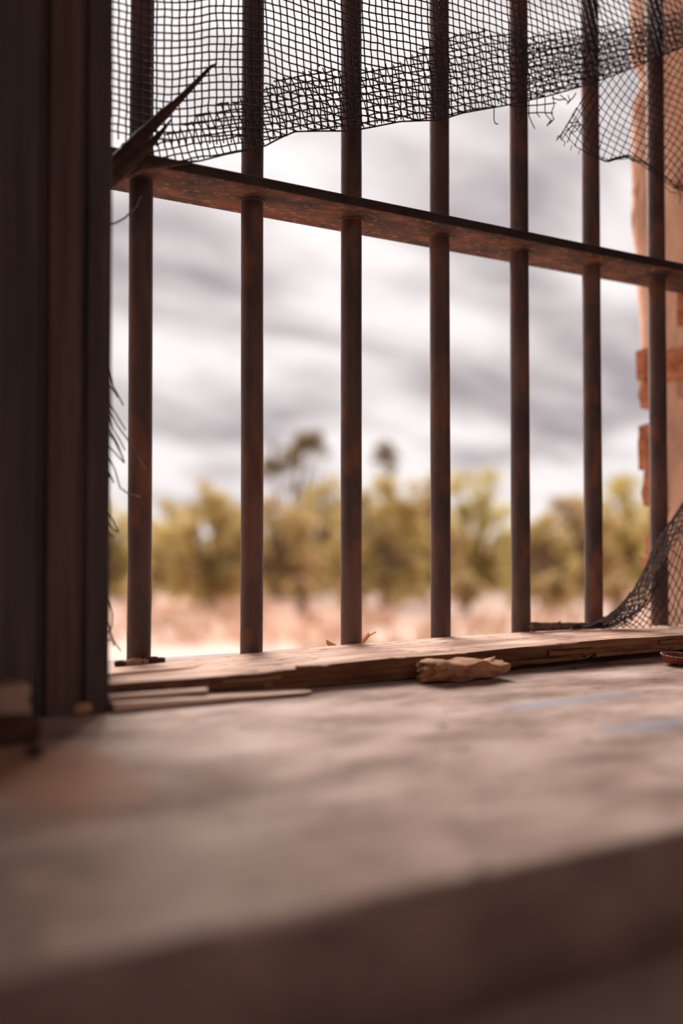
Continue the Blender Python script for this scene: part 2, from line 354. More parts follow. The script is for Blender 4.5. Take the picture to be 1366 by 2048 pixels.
# ------------------------------------------------------------------ the timber post on the left
post = thing('timber_post', 'dark brown upright timber post at the left of the barred window', 'post', (-.2, -.11, 0))
def board(x0, x1, y0, y1, seed):
    rows = []
    for i in range(34):
        z = i * 1.02 / 33
        w_ = .0012 * nse(z * 5, seed); v_ = .001 * nse(z * 22, seed + 3)
        rows.append([(x0, y0 + w_, z), (x0 + .0015, y0 - .0015 + w_, z)] + [(x0 + (x1 - x0) * t, y0 - .0015 + w_ + .0012 * nse(t * 6, z * 2, seed), z) for t in (.2, .4, .6, .8)] + [(x1 - .0015 + v_, y0 - .0015 + w_, z), (x1 + v_, y0 + .001 + w_, z), (x1 + v_, y1, z), (x0, y1, z)])
    return MB().grid(rows, close=True)
board(-.1055, -.0852, -.176, -.058, 1).build('plank', M['post'], post)
def batten():
    rows = [[(x0, y0, z) for x0, y0 in ((-.0851, -.078), (-.0560 + .0006 * nse(z * 40, 3), -.078), (-.0550 + .0006 * nse(z * 60), -.0765), (-.0515 + .0008 * nse(z * 60), -.0575), (-.0851, -.0575))] for z in [.0195 + k * .0234 for k in range(44)]]
    MB().grid(rows, close=True).build('batten', M['post'], post)
batten()
board(-.1115, -.1056, -.172, -.060, 2).build('filler_strip', M['post'], post)
board(-.137, -.1116, -.178, -.058, 3).build('plank', M['post_red'], post)
board(-.143, -.1371, -.174, -.060, 4).build('filler_strip', M['post'], post)
board(-.195, -.1431, -.177, -.058, 5).build('plank', M['post'], post)
board(-.262, -.1952, -.180, -.058, 6).build('plank', M['post'], post)
board(-.52, -.2622, -.183, -.058, 7).build('plank', M['post'], post)

# ------------------------------------------------------------------ the window grille
PITCH, BR = .1237, .012
grille = thing('window_grille', 'rusted steel window grille of seven upright round bars through a flat crossbar', 'window bars', (.371, 0, 0))
for k in range(7):
    b = MB(); rows = []
    for i in range(60):
        z = -.004 + i * (WT + .03) / 59
        ring = []
        for j in range(28):
            t = 2 * math.pi * j / 28
            r = BR * (1 + .012 * nse(math.cos(t) * 2 + k * 9, math.sin(t) * 2, z * 40))
            ring.append((k * PITCH + .0006 * nse(z * 3, k) + r * math.cos(t), .0006 * nse(z * 3, k, 7) + r * math.sin(t), z))
        rows.append(ring)
    b.grid(rows, close=True).build('bar', M['rust'], grille, smooth=True)
CZ = EYE.z + .3635
rows = []
for i in range(90):
    x = -.198 + i * (.198 + .874) / 89
    e1, e2 = .0006 * nse(x * 40, 1), .0006 * nse(x * 40, 2)
    rows.append([(x, -.0436 + e1, CZ + .0006), (x, -.044 + e1, CZ + .004), (x, -.044 + e1, CZ + .0098), (x, -.043, CZ + .0108), (x, 0, CZ + .0108), (x, .041, CZ + .0108), (x, .044 + e2, CZ + .0098), (x, .044 + e2, CZ + .001), (x, .042, CZ), (x, .02, CZ), (x, 0, CZ), (x, -.02, CZ), (x, -.0425, CZ)])
MB().grid(rows, close=True).build('crossbar', M['flat_rust'], grille)
cb_me = bpy.data.objects['crossbar'].data; cb_me.materials.append(M['shaded_steel'])     # shade of the narrow front face painted in as a darker colour
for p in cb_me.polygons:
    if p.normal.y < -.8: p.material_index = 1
for k in range(7):                                                  # weld bead round each bar under the crossbar
    b = MB(); pts = [(k * PITCH + .0128 * math.cos(t * math.pi / 10), .0128 * math.sin(t * math.pi / 10), CZ - .0004) for t in range(21)]
    b.tube(pts, .0013, 6, caps=False).build('weld_bead', M['rust'], grille, smooth=True)

# ------------------------------------------------------------------ netting
def strands(mb, to_px, A, B, inside, surf, r, sub=3, knots=True, drop=0.):
    """threads of a lattice a in A, b in B: to_px(a,b) -> where the thread runs, inside() trims it to the torn outline, surf() puts it on the hanging sheet"""
    def run(pts):
        cur = []
        for (px, py) in pts:
            if inside(px, py): cur.append(surf(px, py))
            else:
                if len(cur) > 1: mb.tube(cur, r, 4, caps=False)
                cur = []
        if len(cur) > 1: mb.tube(cur, r, 4, caps=False)
    for a in range(*A):
        if random.random() < drop: continue
        run([to_px(a, B[0] + t / sub) for t in range((B[1] - B[0]) * sub + 1)])
    for bb in range(*B):
        if random.random() < drop: continue
        run([to_px(A[0] + t / sub, bb) for t in range((A[1] - A[0]) * sub + 1)])
    if knots:
        for a in range(*A):
            for bb in range(*B):
                p = to_px(a, bb)
                if inside(*p): mb.knot(surf(*p), r * 2.0)
def hemB(x):
    return table([(200, 336), (310, 332), (350, 328), (400, 322), (450, 309), (510, 297), (530, 292), (560, 276), (590, 263), (640, 262), (700, 262), (740, 255), (800, 243), (880, 240), (925, 226), (1020, 209), (1100, 191), (1180, 168), (1250, 142), (1366, 94), (1450, 60), (1500, 40)], x)
def rowR(x):
    return table([(180, -4), (225, 0), (262, 9), (310, 16), (350, 18), (420, 10), (480, 8), (525, 12), (700, 72), (860, 108), (1020, 164), (1100, 200), (1160, 222), (1250, 275), (1340, 330), (1450, 400)], x)
net = thing('torn_netting', 'torn black plastic mesh netting hanging over the top of the bars', 'netting', at(760, 0, y=-.05))
def Ysheet(px, py, base, amp, ph):
    return base + amp * math.sin(px * .021 + ph + py * .004) + amp * .6 * nse(px * .011, py * .013, ph)
def main_px(a, b):
    x = 206 + a * 15.6 - .0021 * a * a * 15
    y = -240 + b * 15.2 + rowR(x)
    lean = .0 if x < 520 else .10 if x < 1040 else .10 + .4 * min(1, (x - 1040) / 180)
    x += lean * (y - 60) * .55 + 2.4 * nse(a * .31, b * .27, 3) + 1.5 * nse(a * .9, b * .8, 9)
    y += 2.6 * nse(a * .3, b * .3, 11) + 1.2 * nse(a * .9, b * .9, 17)
    return x, y
mb = MB()
strands(mb, main_px, (-2, 104), (-78, 34), lambda x, y: y < hemB(x) + 1.5 * nse(x * .05) and 196 < x < 1490 and at(x, y, y=-.05).z < WT - .003, lambda x, y: at(x, y, y=Ysheet(x, y, -.0500, .0022, 0)), .00086, sub=2)
# hem thread where the sheet folds
mb.tube([at(x, hemB(x), y=Ysheet(x, hemB(x), -.0500, .0022, 0)) for x in range(300, 1488, 8)], .0009, 4, caps=False)
stuff(mb.build('mesh_sheet', M['net'], net, recalc=False))
def flapT(x):
    return table([(200, 330), (300, 290), (330, 268), (400, 228), (440, 208), (480, 196), (560, 156), (640, 132), (700, 142), (760, 128), (800, 122), (850, 90), (900, 62), (960, 60), (1000, 66), (1100, 62), (1170, 52), (1250, 44), (1366, 18), (1450, 0)], x) + 6 * nse(x * .04, 5)
def flap_px(a, b):
    x = 240 + a * 14.2
    y = -60 + b * 13.4 - .16 * (x - 240) + 150
    x += .33 * (y - 150) + 4 * nse(a * .2, b * .22, 31) + 2 * nse(a * .8, b * .8, 37)
    y += 4 * nse(a * .22, b * .2, 41) + 2 * nse(a * .8, b * .8, 43)
    return x, y
mb = MB()
strands(mb, flap_px, (-6, 96), (-8, 32), lambda x, y: flapT(x) < y < hemB(x) and 270 < x < 1488, lambda x, y: at(x, y, y=Ysheet(x, y, -.0400, .0022, 2)), .00082)
stuff(mb.build('folded_flap', M['net'], net, recalc=False))
def flap2_px(a, b):
    x = 980 + a * 10.5; y = 20 + b * 11 - .22 * (x - 980)
    x += -.5 * (y - 60) + 4 * nse(a * .3, b * .3, 51); y += 4 * nse(a * .3, b * .3, 53)
    return x, y + 40
mb = MB()
strands(mb, flap2_px, (-4, 56), (-8, 22), lambda x, y: max(flapT(x) + 18, 60 - .2 * (x - 1000)) < y < hemB(x) - 2 and 1040 < x < 1486, lambda x, y: at(x, y, y=Ysheet(x, y, -.0335, .0018, 4)), .0007)
stuff(mb.build('inner_fold', M['net'], net, recalc=False))
def in_poly(x, y, P):
    c = False; j = len(P) - 1
    for i in range(len(P)):
        (xi, yi), (xj, yj) = P[i], P[j]
        if (yi > y) != (yj > y) and x < (xj - xi) * (y - yi) / (yj - yi) + xi: c = not c
        j = i
    return c
rag = [(1182, 150), (1166, 196), (1140, 236), (1114, 276), (1136, 288), (1160, 300), (1186, 314), (1212, 327), (1234, 322), (1256, 318), (1284, 332), (1310, 350), (1338, 372), (1370, 388), (1484, 408), (1484, 34), (1366, 88), (1250, 138)]
def rag_px(a, b):
    x = 1150 + a * 10.6 - b * 6.2; y = 60 + a * 8.6 + b * 12.2
    k = max(0, min(1, (y - 230) / 130))
    x += 7 * math.sin((y - 130) * .028 + x * .012); y += 9 * math.sin(x * .024 + y * .01 + 1) + k * 8 * math.sin(x * .05)
    return x + 1.6 * nse(a * .7, b * .7, 61), y + 1.6 * nse(a * .7, b * .7, 67)
mb = MB()
strands(mb, rag_px, (-26, 52), (-26, 40), lambda x, y: in_poly(x + 2 * nse(y * .2), y + 4 * nse(x * .13, 7), rag), lambda x, y: at(x, y, y=Ysheet(x, y, -.0560, .003, 1)), .00068)
# gathered bottom hem of the rag and its doubled left corner
hem = [(1114, 276), (1136, 288), (1160, 300), (1186, 314), (1212, 327), (1234, 322), (1256, 318), (1284, 332), (1310, 350), (1338, 372), (1370, 388), (1484, 408)]
for s_ in range(4):
    pts = []
    for x in range(1150 + 18 * s_, 1484, 6):
        y = table(hem, x) - 2.5 - s_ * 2.2 + 3.2 * nse(x * .05, s_ * 5) - s_ * 1.5 * math.sin(x * .02)
        pts.append(at(x, y, y=-.057 - .0012 * s_))
    mb.tube(pts, .0006, 4, caps=False)
stuff(mb.build('torn_flap', M['net'], net, recalc=False))
# frayed ends: loose threads at the hem
def thread_list(mb, lst, yb, r=.00062):
    for pts in lst:
        fine = []
        for (x0, y0), (x1, y1) in zip(pts, pts[1:]):
            for t in range(4):
                u = t / 4; fine.append((x0 + (x1 - x0) * u, y0 + (y1 - y0) * u))
        fine.append(pts[-1])
        mb.tube([at(x, y, y=yb + .0012 * nse(x * .1, y * .1)) for x, y in fine], r, 4)
mb = MB()
thread_list(mb, [[(1058, 200), (1058, 232), (1064, 246), (1070, 258)], [(1074, 197), (1074, 228), (1080, 234)], [(1090, 194), (1090, 225), (1094, 232), (1102, 240), (1094, 252)], [(1106, 190), (1108, 212), (1102, 226), (1108, 238), (1098, 248)],
                 [(1020, 212), (1044, 212), (1078, 210), (1112, 206)], [(1030, 226), (1060, 226), (1084, 225), (1106, 226)], [(1044, 208), (1044, 236), (1036, 246)], [(1030, 210), (1032, 240), (1040, 246)],
                 [(988, 216), (988, 238), (990, 247), (996, 248)], [(1120, 190), (1128, 196), (1136, 204), (1146, 196), (1152, 186)], [(1136, 190), (1140, 202), (1134, 208)], [(1104, 196), (1118, 200), (1132, 198)]], -.050, .0008)
thread_list(mb, [[(1116, 272), (1113, 282)], [(1130, 284), (1128, 292)], [(1144, 291), (1141, 300)], [(1160, 298), (1157, 308)], [(1172, 304), (1174, 313)], [(1358, 384), (1363, 394), (1358, 406)], [(1330, 372), (1340, 384), (1352, 386)], [(1345, 376), (1360, 372), (1368, 380)],
                 [(1166, 196), (1150, 226), (1132, 254), (1116, 278)], [(1170, 200), (1156, 228), (1140, 256), (1122, 280)], [(1146, 236), (1160, 250), (1152, 262), (1138, 268)], [(1138, 246), (1156, 244), (1162, 262)], [(1130, 262), (1146, 252), (1164, 250)]], -.0575)
stuff(mb.build('frayed_thread', M['net'], net, recalc=False))
# remains of the netting along the post
rem = thing('netting_remnant', 'wisps of frayed black netting thread along the outer edge of the timber post', 'netting', (-.086, -.064, .05))
mb = MB()
thread_list(mb, [[(190, 690), (219, 735), (226, 772), (247, 811)], [(200, 760), (219, 768), (236, 795)], [(195, 770), (220, 808), (236, 835), (252, 860)], [(195, 790), (220, 822), (234, 850), (262, 888), (282, 925), (293, 940)], [(200, 800), (219, 828), (226, 858), (240, 880), (250, 900)],
                 [(200, 830), (219, 858), (235, 888), (249, 925)], [(204, 850), (219, 866), (228, 880), (246, 915)], [(200, 880), (219, 893), (232, 908), (249, 926)], [(200, 890), (219, 916), (230, 940), (240, 975), (256, 987), (281, 994)], [(206, 930), (219, 945), (228, 966)], [(214, 960), (221, 952), (216, 946)],
                 [(200, 1000), (219, 1028), (228, 1046), (237, 1064)], [(204, 1030), (219, 1046), (226, 1060), (236, 1064)], [(206, 1055), (219, 1066), (226, 1076)], [(208, 1170), (219, 1205), (225, 1228), (224, 1252), (219, 1266)], [(208, 1270), (220, 1262), (226, 1280), (242, 1302)], [(210, 1230), (219, 1250), (222, 1270), (228, 1292)], [(212, 1282), (222, 1278), (232, 1288)]], -.066, .0007)
thread_list(mb, [[(205, 452), (232, 446), (250, 436), (262, 424), (274, 412), (279, 396), (284, 392)]], -.064, .0009)
stuff(mb.build('frayed_thread', M['net_grey'], rem, recalc=False))

# bunched netting on the plank at the lower right
low = thing('bunched_netting', 'bunched dark netting lying on the right end of the plank against the last bar', 'netting', at(1300, 1256, y=-.045))
Uc = [(1128, 1257), (1150, 1255), (1180, 1249), (1212, 1233), (1240, 1212), (1268, 1176), (1290, 1138), (1306, 1092), (1322, 1068), (1345, 1036), (1366, 1005), (1420, 940), (1500, 858)]
Lc = [(1128, 1259), (1180, 1257), (1240, 1255), (1300, 1254), (1370, 1252), (1500, 1248)]
def fan(px_):
    return table(Uc, px_), table(Lc, px_)
def fan_px(k, sl):
    def f(a, b):
        s = (a + b) * k; t = (a - b) * sl
        s += .010 * nse(a * .5, b * .5, 71); t += .035 * nse(a * .45, b * .45, 73)
        x = 1128 + 362 * s
        u, l_ = fan(x)
        return x, u + (l_ - u) * t
    return f
mb = MB()
f1 = fan_px(.0182, .062)
strands(mb, f1, (0, 44), (-10, 44), lambda x, y: 1142 < x < 1486 and fan(x)[0] - 1 < y < fan(x)[1] + .5, lambda x, y: at(x, y, y=-.040 - .010 * max(0, min(1, (fan(x)[1] - y) / 90)) + .003 * nse(x * .02, y * .02)), .0008, knots=True)
stuff(mb.build('mesh_sheet', M['net'], low, recalc=False))
# the folded, denser upper edge
def fold_px(a, b):
    s = (a + b) * .0125; t = (a - b) * .085
    x = 1128 + 362 * s; u, l_ = fan(x)
    wd = min(l_ - u, 66) * (1 + .2 * nse(x * .02))
    return x + 1.5 * nse(a * .8, b * .8), u + wd * t + 2 * nse(a * .7, b * .7, 3)
mb = MB()
strands(mb, fold_px, (0, 52), (-8, 52), lambda x, y: 1205 < x < 1486 and fan(x)[0] < y < min(fan(x)[0] + 62, fan(x)[1] - 6), lambda x, y: at(x, y, y=-.056 + .003 * nse(x * .03, y * .02, 5)), .0008)
for s_ in range(3):                                                 # gathered threads along the fold and the tail
    pts = [at(x, fan(x)[0] + 1 + s_ * (3 if x > 1200 else .8) + 3 * nse(x * .04, s_ * 3), y=-.053 - .001 * s_) for x in range(1164, 1486, 8)]
    mb.tube(pts, .0008, 4, caps=False)
stuff(mb.build('folded_edge', M['net_grey'], low, recalc=False))
mb = MB()
thread_list(mb, [[(1150, 1256), (1142, 1257), (1150, 1252), (1164, 1246)], [(1170, 1254), (1152, 1257), (1138, 1258)], [(1200, 1250), (1166, 1254), (1144, 1258)], [(1210, 1252), (1176, 1256), (1150, 1258)], [(1190, 1252), (1172, 1250), (1160, 1254)]], -.052, .0008)
for s_ in range(4):
    thread_list(mb, [[(1334 - s_ * 7, 1100 + s_ * 9), (1322 - s_ * 6, 1160 + s_ * 6), (1298 - s_ * 6, 1206 + s_ * 4), (1262 - s_ * 7, 1234 + s_ * 2), (1216, 1250 + s_ * 1.2)]], -.050 - .001 * s_, .0008)
stuff(mb.build('gathered_thread', M['net'], low, recalc=False))

# ------------------------------------------------------------------ the weathered plank on the ledge
BACK = [(-.13, .0125), (-.06, .0145), (0, .0164), (.1237, .0194), (.247, .0218), (.371, .0239), (.495, .0242), (.62, .0232), (.742, .0215), (.87, .021)]
FRONT = [(-.13, .0165), (-.07, .0172), (-.002, .0172), (.0857, .0186), (.128, .0196), (.132, .0212), (.201, .0234), (.279, .0226), (.393, .0252), (.514, .0261), (.616, .0246), (.87, .024)]
BOT = [(-.13, .0125), (-.07, .0118), (-.02, .0075), (.05, .0014), (.09, .0008), (.25, .0012), (.33, .0040), (.45, .0052), (.60, .0068), (.87, .0062)]
plank = thing('weathered_plank', 'long weathered timber plank lying on the ledge along the foot of the bars', 'plank', (.37, -.085, 0))
YB, YF = -.0142, -.152
def ztop(x, y):
    t = (y - YB) / (YF - YB)
    z = table(BACK, x) * (1 - t) + table(FRONT, x) * t
    z += .0006 * nse(x * 5, y * 130, 1) + .0005 * nse(x * 16, y * 260, 2) + .0009 * nse(x * 7, y * 20, 4)
    g = y - (-.083 + .05 * (x + .05))                                # the split at the left end
    if x < .035:
        k = min(1, (.035 - x) / .035); z -= .0105 * k * math.exp(-(g / .0075) ** 4)
        z = max(z, table(BOT, x) * .35 + .0035)
    return z
rows = []; nx = 230
for i in range(nx):
    x = -.0835 + i * (.0835 + .862) / (nx - 1)
    bz = table(BOT, x) + (.0016 * nse(x * 30, 8) + .0014 * nse(x * 90, 9) if x > .3 else 0)
    bz = max(bz, .0004)
    yb = YB - abs(.0012 * nse(x * 25, 21))
    row = [(x, yb, bz), (x, yb, ztop(x, yb) - .001)]
    for k in range(26):
        y = yb - .0015 + (YF + .002 - yb) * k / 25
        row.append((x, y, ztop(x, y)))
    fe = .0022 * nse(x * 11, 31) + .0012 * nse(x * 40, 33)
    zt = ztop(x, YF)
    for k in range(9):
        h = zt - .0008 - (zt - .0008 - bz) * k / 8
        st = nse(x * 13, h * 330, 37); st = math.floor(st * 4) / 4
        row.append((x, YF + fe + .0030 * st * min(1, k / 1.5) + (.010 * max(0, k - 5) / 3 if x > .45 else .004 * k / 8), h))
    row.append((x, YF + .02, bz))
    rows.append(row)
mbp = MB().grid(rows, close=True)
me_o = mbp.build('plank_body', M['wood'], plank)
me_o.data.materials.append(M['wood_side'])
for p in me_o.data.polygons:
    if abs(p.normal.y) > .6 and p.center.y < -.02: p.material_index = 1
# splinters standing off the front edge
for (x0, x1, z, dy) in ((.098, .130, .0192, .002), (.40, .56, .0155, .0022), (.47, .585, .010, .0018), (.57, .66, .0185, .0022), (.335, .45, .0085, .002), (.62, .78, .012, .0022)):
    rws = []
    for i in range(12):
        t = i / 11; x = x0 + (x1 - x0) * t; th = .0024 * (1 - .8 * t ** 3) * (1 + .4 * nse(x * 80, z * 300))
        y = YF + .0022 * nse(x * 11, 31) - dy + .004 * nse(x * 20, z * 100) * .3
        rws.append([(x, y + .006, z - th), (x, y, z - th * .8), (x, y - .0006, z + th * .3), (x, y + .0004, z + th), (x, y + .006, z + th)])
    MB().grid(rws, close=True).build('splinter', M['wood_side'], plank)

# laths in front of the split end
def lath(name, x0, x1, y0, y1, z0, h0, h1, label, seed, shape=.0):
    rws = []
    for i in range(26):
        t = i / 25; x = x0 + (x1 - x0) * t; h = h0 + (h1 - h0) * t
        a = y0 + .0012 * nse(x * 30, seed) ; c = y1 + .0012 * nse(x * 26, seed + 2) - shape * t * t
        if t > .94: a += (c - a) * (t - .94) * 5
        rws.append([(x, a, z0), (x, a - .0005, z0 + h * .8), (x, a + .001, z0 + h), (x, (a + c) / 2, z0 + h * (1 + .15 * nse(x * 30, seed + 5))), (x, c - .001, z0 + h), (x, c, z0 + h * .8), (x, c, z0)])
    o = MB().grid(rws, close=True).build(name, M['lath'])
    return tag(o, label, 'lath')
lath('wood_lath', -.0838, .100, -.184, -.158, .0006, .0062, .0016, 'thin pale wedge of lath flat on the ledge, running out from the post', 3)
lath('wood_lath', -.0838, .004, -.170, -.1575, .0072, .0036, .0030, 'short pale lath stacked on the longer lath below the split plank end', 8)

# ------------------------------------------------------------------ small things on the ledge and plank
def rock_chunk():
    c = Vector((.266, -.176, .0118))
    bm = bmesh.new(); bmesh.ops.create_icosphere(bm, subdivisions=4, radius=1)
    for v in bm.verts:
        u = v.co.copy()
        q = Vector([max(-.66, min(.66, k)) / .66 for k in u])
        p = Vector((q.x * .0430, q.y * .0155, q.z * .0088))
        p *= 1 + .16 * noise.noise(u * 2.6 + Vector((4, 1, 2))) + .12 * noise.noise(u * 6 + Vector((1, 7, 3))) + .09 * noise.noise(u * 13)
        if p.y < 0: p.y *= 1 + .36 * max(-1, min(1, u.z * 1.5))
        if u.x > .1 and p.z < 0: p.z *= 1 - .55 * min(1, (u.x - .1) * 1.6)       # undercut right end
        p.z += .0018 * math.sin(p.x * 150) * (1 if u.z > 0 else .2)
        v.co = p
    bmesh.ops.rotate(bm, verts=bm.verts, cent=(0, 0, 0), matrix=Matrix.Rotation(math.radians(2.0), 3, 'Y'))
    zmin = min(v.co.z for v in bm.verts)
    for v in bm.verts: v.co.z -= zmin
    me = bpy.data.meshes.new('rock'); bm.to_mesh(me); bm.free(); me.materials.append(M['stone']); me.shade_smooth()
    o = bpy.data.objects.new('rock', me); COL.objects.link(o); o.location = (c.x, c.y - .002, .0002)
    return tag(o, 'tan flat chunk of broken stone on the ledge against the plank', 'stone')
rock_chunk()

def bottle_cap():
    base = at(1352, 1329, z=0); base = Vector((base.x, base.y, 0))
    root = thing('bottle_cap', 'upturned red crimped tin bottle cap on the ledge before the plank', 'bottle cap', base + Vector((0, 0, .0002)))
    R0, R1, H, n = .0135, .0168, .0095, 84
    tilt = Matrix.Rotation(math.radians(5), 3, 'X')
    def P(r, t, z, fl): rr = r * (1 + fl * math.cos(t * 21)); return base + Vector((0, 0, .0018)) + tilt @ Vector((rr * math.cos(t), rr * math.sin(t), z))
    ang = [2 * math.pi * k / n for k in range(n)]
    out = MB(); out.grid([[P(.004, t, .0002, 0) for t in ang], [P(R0 - .001, t, 0, 0) for t in ang], [P(R0, t, .0012, .005) for t in ang], [P(R0 + .001, t, H * .45, .02) for t in ang], [P(R1 - .0004, t, H * .9, .045) for t in ang],
                          [P(R1 - .0008, t, H * .9, .045) for t in ang], [P(R0 + .0004, t, H * .45, .02) for t in ang], [P(R0 - .0006, t, .0016, .005) for t in ang], [P(.004, t, .001, 0) for t in ang]], close=True)
    out.build('shell', M['cap_red'], root)
    rim = MB(); rim.tube([P(R1 - .0006, t, H * .9 + .0004, .045) for t in ang + [ang[0]]], .0006, 5, caps=False); rim.build('rim', M['cap_rim'], root)
    ln = MB(); ln.grid([[P(r, t, z, 0) for t in ang] for r, z in ((.001, .0018), (R0 - .0016, .0020), (R0 - .0008, .0055), (R0 - .0014, .0057), (R0 - .0022, .0028), (.001, .0026))], close=True); ln.build('liner', M['cap_in'], root)
bottle_cap()

# twig on the back edge of the plank
tw = thing('twig', 'short dark broken twig lying on the plank between the fifth and sixth bars', 'twig', at(1120, 1258, y=-.024))
pts = []
rr = []
for i in range(14):
    t = i / 13; p = at(1067 + 112 * t, 1255 + 0, y=-.024)
    zt = ztop(p.x, -.024)
    r = .0060 - .0018 * t + .0004 * nse(t * 9)
    pts.append(Vector((p.x, -.0215 - .006 * t, zt + r + .0004 + .0006 * nse(t * 5, 3)))); rr.append(r)
MB().tube(pts, rr, 10).build('stem', M['bark'], tw, smooth=True)
q = pts[5]; MB().tube([q, q + Vector((.004, -.003, .0045)), q + Vector((.006, -.004, .0065))], [.0016, .0012, .0007], 6).build('side_shoot', M['bark'], tw)

# curled dry leaf behind the third bar
lc = at(696, 1290, y=.034); lc.z = 0
lf = thing('dry_leaf', 'curled orange dry leaf on the sill behind the third bar', 'leaf', lc)
rws = []
for i in range(13):
    t = i / 12; s_ = (t - .5) * .050
    wd = .011 * (.5 + .5 * math.sin(math.pi * t))
    row = []
    for k in range(7):
        u = k / 6 - .5
        row.append(lc + RIGHT * s_ + Vector((0, .004 * u, 0)) + LEVEL * (u * wd * 1.3) + Vector((0, 0, .005 + (.016 if t < .5 else .025) * (abs(2 * t - 1)) ** 1.3 + abs(u) * wd * 1.3 + .0012 * nse(t * 9, u * 5))))
    rws.append(row)
zmin = min(p.z for r in rws for p in r)
for r in rws:
    for p in r: p.z += .0012 - zmin
MB().grid(rws).build('blade', M['leaf'], lf, smooth=True)
MB().tube([r[3] + Vector((0, 0, -.0004)) for r in rws] + [rws[-1][3] + RIGHT * .008 + Vector((0, 0, .004))], .0007, 5).build('midrib', M['leaf'], lf)

# crumbs of earth at the foot of the first bar
for i, (px, sz, mm, lab) in enumerate(((258, .0075, 'stone', 'pale crumb of dried mud left of the first bar foot'), (272, .0090, 'stone', 'pale lump of dried mud before the first bar foot'), (291, .0065, 'stone', 'small pale crumb at the right edge of the first bar foot'),
                                       (306, .0095, 'clod', 'dark clod of earth just right of the first bar'), (322, .0070, 'clod', 'smaller dark clod of earth second to the right of the first bar'), (240, .0080, 'clod', 'dark clod of earth between the post and the first bar'))):
    p = at(px, 1323, y=-.022); z = ztop(p.x, -.022)
    tag(lump('mud_crumb', M[mm], (p.x, -.0215, z + sz * .28), (sz * 1.15, sz, sz * .75), i * 3.1, sub=2, flat=z - .0006), lab, 'crumb', 'crumbs of earth at the foot of the first bar')

# rubble at the lower left, before the post
p = at(8, 1461, z=0); tag(lump('broken_stone', M['greystone'], (p.x - .006, p.y, .0165), (.044, .03, .035), 11, rough=.2, flat=0.0), 'greyish pink broken stone before the post at the ledge corner', 'stone')
p = at(22, 1484, z=0); tag(lump('earth_clod', M['clod'], (p.x, p.y, .008), (.036, .022, .018), 23, flat=0.0), 'wide dark clod of earth before the greyish pink stone', 'clod')
p = at(70, 1512, z=0); tag(lump('earth_clod', M['clod'], (p.x, p.y, .003), (.010, .009, .007), 29, sub=2, flat=0.0), 'tiny dark pellet of earth lying out on the ledge', 'clod')
p = at(158, 1424, z=0); tag(lump('earth_clod', M['stone'], (p.x, p.y - .008, .004), (.016, .010, .009), 33, sub=2, flat=0.0), 'little brown lump of earth against the post foot', 'clod')

# splintered stick caught between the post and the grille
sk = thing('splintered_stick', 'dark splintered stick jutting up across the first bar above the crossbar', 'stick', at(240, 345, y=-.060))
def splinter(name, pix, yb, wid):
    pts = [at(x, y, y=yb) for x, y in pix]; rr = [w_ / 2 * .00048 for w_ in wid]
    fine, fr = [], []
    for i in range(len(pts) - 1):
        for t in range(5):
            u = t / 5; fine.append(pts[i].lerp(pts[i + 1], u) + Vector((.0005 * nse(i * 5 + t, 2), 0, .0006 * nse(i * 5 + t, 4)))); fr.append((rr[i] + (rr[i + 1] - rr[i]) * u) * (1 + .2 * nse((i * 5 + t) * 1.3, 9)))
    fine.append(pts[-1]); fr.append(rr[-1])
    MB().tube(fine, fr, 7).build(name, M['stick'], sk)
splinter('long_splinter', [(205, 350), (238, 318), (270, 284), (330, 226), (352, 206), (390, 167), (422, 133), (434, 127)], -.0625, [30, 30, 27, 22, 15, 11, 7, 3])
splinter('short_splinter', [(205, 372), (240, 345), (275, 314), (305, 284), (325, 262), (343, 238)], -.0640, [30, 28, 22, 15, 9, 3])
splinter('bark_strip', [(205, 366), (245, 348), (285, 332), (330, 330), (395, 322)], -.0580, [14, 22, 18, 12, 4])

